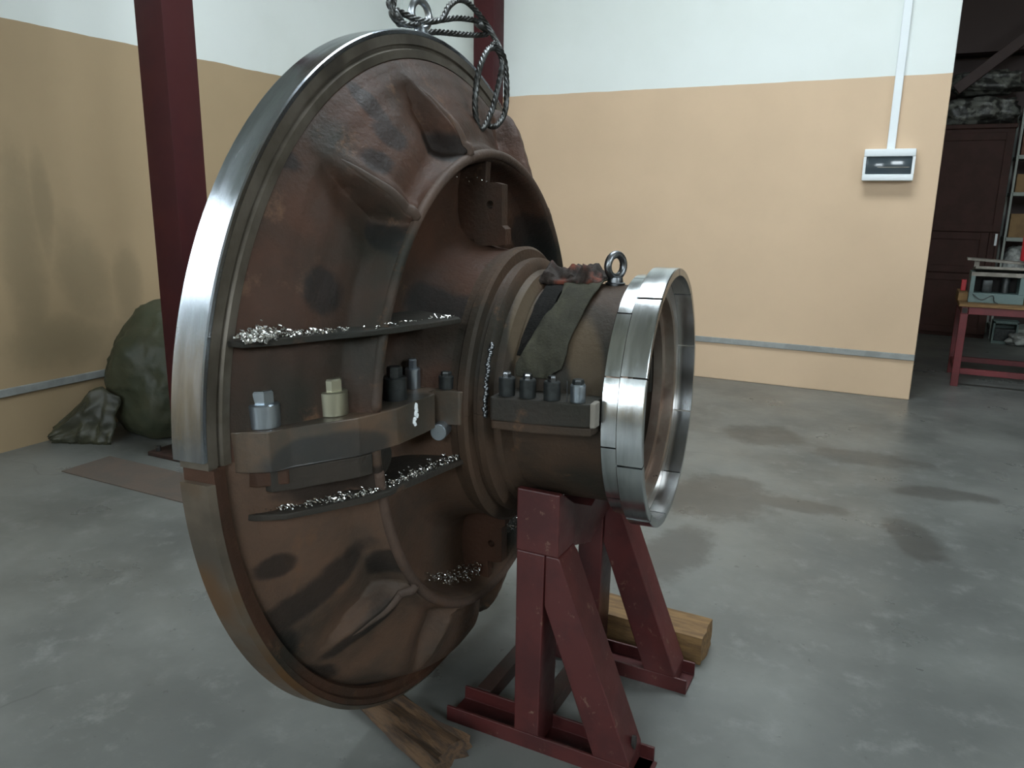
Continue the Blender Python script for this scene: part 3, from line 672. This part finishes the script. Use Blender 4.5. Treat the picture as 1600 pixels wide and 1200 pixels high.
# ------------------------------------------------------------------ wrapped bundle behind the left column
bm = NB(); bmesh.ops.create_icosphere(bm, subdivisions=5, radius=1)
for v in bm.verts:
    p = v.co.copy(); q = Vector((math.copysign(abs(p.x)**.8,p.x), math.copysign(abs(p.y)**.8,p.y), p.z))
    n = noise.noise(p*1.7+Vector((3,1,4)))*.13+abs(noise.noise(p*4.5))*-.07+noise.noise(p*9)*.02
    q *= 1+n
    v.co = Vector((q.x*.345*(1.10-.18*max(0,q.z)), q.y*.50, .40+q.z*.47))
    v.co.x *= 1+.35*max(0,.45-v.co.z); v.co.y *= 1+.25*max(0,.45-v.co.z)
    if v.co.z < .0: v.co.z = .0
o = obj('wrapped_bundle', bm, m_tarp, smooth=True); o.location = (.47,-3.42,0)
tag(o, 'lumpy bundle wrapped in dark green plastic film in the corner behind the left column', 'wrapped bundle')
# loose flap of clear film with a dark crease
bm = NB(); n1, n2 = 24, 16; g = []
for lay in (0,1):
    rows = []
    for i in range(n1+1):
        row = []
        for j in range(n2+1):
            u, v_ = i/n1, j/n2
            x = .07+.36*u; y = -4.16+.16*u+.10*v_; z = .40*v_*(1-.35*abs(u-.55)*1.5)*(.45+.75*u if u < .7 else .975)
            f = .03*noise.noise(Vector((u*5,v_*4,1)))+.015*noise.noise(Vector((u*13,v_*9,3)))
            row.append(bm.verts.new((max(.03,x+.02*noise.noise(Vector((u*3,v_*6,7)))), y-.06*math.sin(v_*2.6)*(1-u)+f+lay*.003, max(0,z+f*.4*v_))))
        rows.append(row)
    g.append(rows)
for rows in g:
    for i in range(n1):
        for j in range(n2): bm.faces.new((rows[i][j],rows[i+1][j],rows[i+1][j+1],rows[i][j+1]))
A, B = g
for i in range(n1):
    for j in (0,n2): bm.faces.new((A[i][j],A[i+1][j],B[i+1][j],B[i][j]))
for j in range(n2):
    for i in (0,n1): bm.faces.new((A[i][j],A[i][j+1],B[i][j+1],B[i][j]))
m_film = M('clear_green_film', (.055,.055,.032), .42, 0, col2=(.035,.037,.024), scale=7, bump=.5, bscale=10, alpha=.8, spec=.4)
tag(obj('plastic_sheet', bm, m_film, smooth=True), 'crumpled translucent plastic sheet leaning on the wall at the left of the green bundle', 'plastic sheet')

# ------------------------------------------------------------------ far bay on the right
def wardrobe():
    t = empty('wooden_cabinet', 'tall dark brown panelled cabinet in the far bay right of the wall', 'cabinet', (5.435,4.0,0))
    bm = NB(); box(bm, -.405,.40,.03,.75,0,2.50, bev=.006); obj('carcass', bm, m_brown, t)
    bm = NB(); box(bm, -.41,.42,.0,.78,2.5,2.55, bev=.008); obj('cornice', bm, m_brown, t)
    def door(x0,x1,z0,z1):
        bm = NB(); f = min(.085,(x1-x0)*.3)
        box(bm,x0,x0+f,-.012,.03,z0,z1,bev=.003); box(bm,x1-f,x1,-.012,.03,z0,z1,bev=.003); box(bm,x0+f,x1-f,-.012,.03,z1-f,z1,bev=.003); box(bm,x0+f,x1-f,-.012,.03,z0,z0+f,bev=.003); box(bm,x0+f-.01,x1-f+.01,.008,.029,z0+f-.01,z1-f+.01)
        return obj('door', bm, m_brown, t)
    door(-.40,.40,1.30,2.45); door(-.40,.29,.80,1.29); door(-.40,.40,.05,.79)
    d = door(.295,.40,.80,1.29)
    bm = NB(); box(bm,.355,.38,-.016,-.012,1.14,1.28); obj('paper_tag', bm, m_white, d, label='small white tag')
    return t
wardrobe()
def blob(name, label, cat, c_, s_, mt, seed=0, amp=.2, sub=4, group=None):
    bm = NB(); bmesh.ops.create_icosphere(bm, subdivisions=sub, radius=1)
    for v in bm.verts:
        p = v.co.copy(); q = Vector([math.copysign(abs(k)**.7,k) for k in p]); q *= 1+amp*noise.noise(p*2+Vector((seed,0,0)))+amp*.5*noise.noise(p*6+Vector((0,seed,0)))
        v.co = Vector((q.x*s_[0], q.y*s_[1], max(0, s_[2]+q.z*s_[2])))
    o = obj(name, bm, mt, smooth=True); o.location = c_; return tag(o, label, cat, group)
blob('wrapped_roll', 'crinkled grey plastic-wrapped bundle lying on the cabinet top, lower of two', 'wrapped bundle', (5.45,4.35,2.55), (.39,.28,.165), m_wrap, 1, .3)
blob('wrapped_roll', 'crinkled grey plastic-wrapped bundle under the dark void, upper of the two on the cabinet', 'wrapped bundle', (5.47,4.35,2.905), (.37,.26,.140), m_wrap, 5, .3)
bm = NB(); box(bm, 5.02, XR, 4.6, 4.8, 3.45, 4.4); structure('trim_3', bm, m_mezz)
bm = NB(); box(bm, 5.02, XR, 4.8, YF, 3.45, 3.6); structure('trim_4', bm, m_dark)
bm = NB(); box(bm, -1.6, 1.3, -.05, .05, -.06, .06, bev=.005); o = obj('steel_brace', bm, m_mezz); o.location = (6.38,3.98,3.98); o.rotation_euler = (0,R(-40.5),0)
tag(o, 'dark red diagonal steel brace above the wrapped bundles in the far bay', 'brace')
bm = NB(); box(bm, 5.02, XR, 5.0, 5.06, 0, 3.45); structure('bay_dark_backing', bm, m_mezz)  # dark backing added so the gap behind the bundles reads as unlit
# shelf rack
rk = empty('shelf_rack', 'pale metal shelf rack standing right of the brown cabinet', 'shelf', (6.78,4.15,0))
for z in (.10,.52,1.195,1.725,2.15,2.63):
    bm = NB(); box(bm, -.88,.88,-.10,.45,z,z+.045,bev=.004); obj('shelf_board', bm, m_shelf, rk)
for x in (-.88,.88):
    for y in (-.10,.42):
        bm = NB(); box(bm, x-.012,x+.012,y-.0,y+.03,0,2.75); obj('upright', bm, m_shelf, rk)
def bx(name, label, cat, x0,x1,y0,y1,z0,z1,mt,group=None):
    t = bpy.data.objects; bm = NB(); cx, cy = (x0+x1)/2,(y0+y1)/2; box(bm,x0-cx,x1-cx,y0-cy,y1-cy,0,z1-z0,bev=.004)
    o = obj(name, bm, mt); o.location = (cx,cy,z0); return tag(o, label, cat, group)
bx('cardboard_box','cardboard box standing on the rack shelf just above the white bag','box',5.93,6.10,4.1,4.4,1.24,1.52,m_card)
bx('cardboard_box','cardboard box on the second highest visible rack shelf','box',5.93,6.12,4.1,4.4,1.77,1.98,m_card)
bx('brown_box','reddish brown box on the top shelf of the rack beside the cabinet','box',5.93,6.2,4.1,4.4,2.195,2.52,m_brownbox)
bx('black_case','black case on the rack shelf beside the cardboard box','case',6.14,6.4,4.1,4.4,1.24,1.45,m_black)
bx('teal_container','small teal container on the rack shelf beside the brown box','container',6.16,6.3,4.1,4.3,1.77,2.0,m_tealb)
blob('plastic_bag','crumpled clear plastic bag on the rack shelf directly below the cardboard box','bag',(6.04,4.25,.565),(.13,.12,.28),m_bag,3,.2)
blob('white_bundle','white bundle lying above the brown box at the right picture edge','bundle',(6.06,4.25,2.675),(.14,.12,.07),m_white,8,.2)
blob('plastic_bag','crumpled whitish plastic bag on the floor under the workbench','bag',(6.22,3.7,0),(.17,.13,.07),m_bag,6,.3)
t = empty('storage_crate','grey-green crate with a black opening on the floor beside the cabinet foot','crate',(6.02,3.72,0))
bm = NB(); box(bm,-.13,.13,.0,.2,0,.03); box(bm,-.13,-.11,0,.2,.03,.26); box(bm,.11,.13,0,.2,.03,.26); box(bm,-.13,.13,0,.2,.24,.27); box(bm,-.11,.11,.17,.2,.03,.24); obj('crate_shell', bm, m_teal, t)
bm = NB(); box(bm,-.105,.105,.03,.16,.03,.17,bev=.004); obj('drawer', bm, m_black, t)
# workbench
wbx = empty('workbench', 'red steel workbench with wooden top standing past the end of the wall', 'workbench', (6.15,1.15,0))
def WBp(name, x0,x1,y0,y1,z0,z1,mt,bev=.003):
    bm = NB(); box(bm,x0-6.15,x1-6.15,y0-1.15,y1-1.15,z0,z1,bev=bev); return obj(name, bm, mt, wbx)
m_bred = M('bench_red_paint', (.15,.022,.026), .5, 0, col2=(.11,.018,.02), scale=5)
for x in (5.35,6.90):
    for y in (.80,1.46): WBp('leg', x, x+.06, y, y+.06, 0, .655, m_bred)
for y in (.80,1.46):
    WBp('long_rail', 5.41, 6.90, y+.006, y+.054, .655, .72, m_bred); WBp('lower_rail', 5.41, 6.90, y+.01, y+.05, .115, .165, m_bred)
for x in (5.35,6.90): WBp('side_rail', x+.005, x+.055, .80, 1.52, .656, .719, m_bred); WBp('lower_side_rail', x+.01, x+.05, .86, 1.46, .115, .165, m_bred)
WBp('bench_top', 5.33, 6.98, .79, 1.54, .721, .75, m_wood)
bm = NB(); box(bm, 5.36-6.15, 5.40-6.15, .7945-1.15, .7995-1.15, .665, .71); obj('tube_opening', bm, m_dark, wbx)
bx('wooden_offcut','small wooden offcut on the left end of the red workbench','wood block',5.325,5.40,1.0,1.35,.75,.83,m_wood)
# machine on the bench
t = empty('bench_machine','grey-green machine housing with open front standing on the red workbench','machine',(5.60,1.06,.75))
bm = NB(); box(bm,-.20,.22,-.13,.15,0,.085,bev=.004); obj('machine_base', bm, m_teal, t)
bm = NB(); box(bm,-.20,-.165,-.13,.15,.085,.27,bev=.003); box(bm,.175,.22,-.13,.15,.085,.27,bev=.003); box(bm,-.165,.175,.12,.15,.085,.27); obj('machine_frame', bm, m_teal, t)
bm = NB(); box(bm,-.164,.174,.10,.119,.087,.268); obj('interior_shade_panel', bm, m_dark, t)  # dark panel added to paint the shade inside the open housing
bm = NB(); box(bm,-.2,.22,-.135,-.115,.235,.27); obj('front_lip', bm, m_slat, t)
bm = NB(); box(bm,-.10,-.02,-.05,.06,.086,.2,bev=.01); lathe(bm,[(.0005,.23),(.03,.23),(.035,.22),(.035,.087),(.0005,.087)],20,org=(.08,0,0)); obj('motor', bm, m_black, t, auto=30)
bm = NB(); box(bm,-.2,.5,-.16,.18,-.012,.012,bev=.003,mtx=Matrix.Translation((.02,0,.295))@Matrix.Rotation(R(-6),4,'X')); obj('lid', bm, m_slat, t)
bm = NB(); box(bm,-.24,.35,-.02,.16,-.01,.01,bev=.003,mtx=Matrix.Translation((.0,.02,.36))@Matrix.Rotation(R(3),4,'Y')); box(bm,-.18,-.14,.03,.06,.30,.36); box(bm,.2,.24,.03,.06,.30,.36); obj('tilted_board', bm, m_slat, t)
bm = NB(); tube(bm, spline([(-.17,-.135,.075),(-.1,-.16,.03),(-.02,-.155,.07),(.0,-.15,.02),(.03,-.145,.003)],8), .004, 8); obj('power_cable', bm, m_black, t, smooth=True)
bm = NB(); lathe(bm,[(.0005,.30),(.025,.30),(.03,.27),(.05,.24),(.062,.21),(.062,.01),(.055,0),(.0005,0)],28)
o = obj('red_bottle', bm, m_redpl, auto=40); o.location = (5.815,1.02,1.125)
o2 = tag(o,'red plastic bottle on the board above the bench machine, at the right picture edge','bottle')
bm = NB(); lathe(bm,[(.0005,.04),(.016,.04),(.018,.035),(.018,0),(.0005,0)],16); obj('cap', bm, m_white, o, auto=30, loc=(0,0,.30))
bx('red_tin','small red tin standing left of the bench machine','tin',5.345,5.385,1.15,1.22,.75+.08,.93,m_redpl)
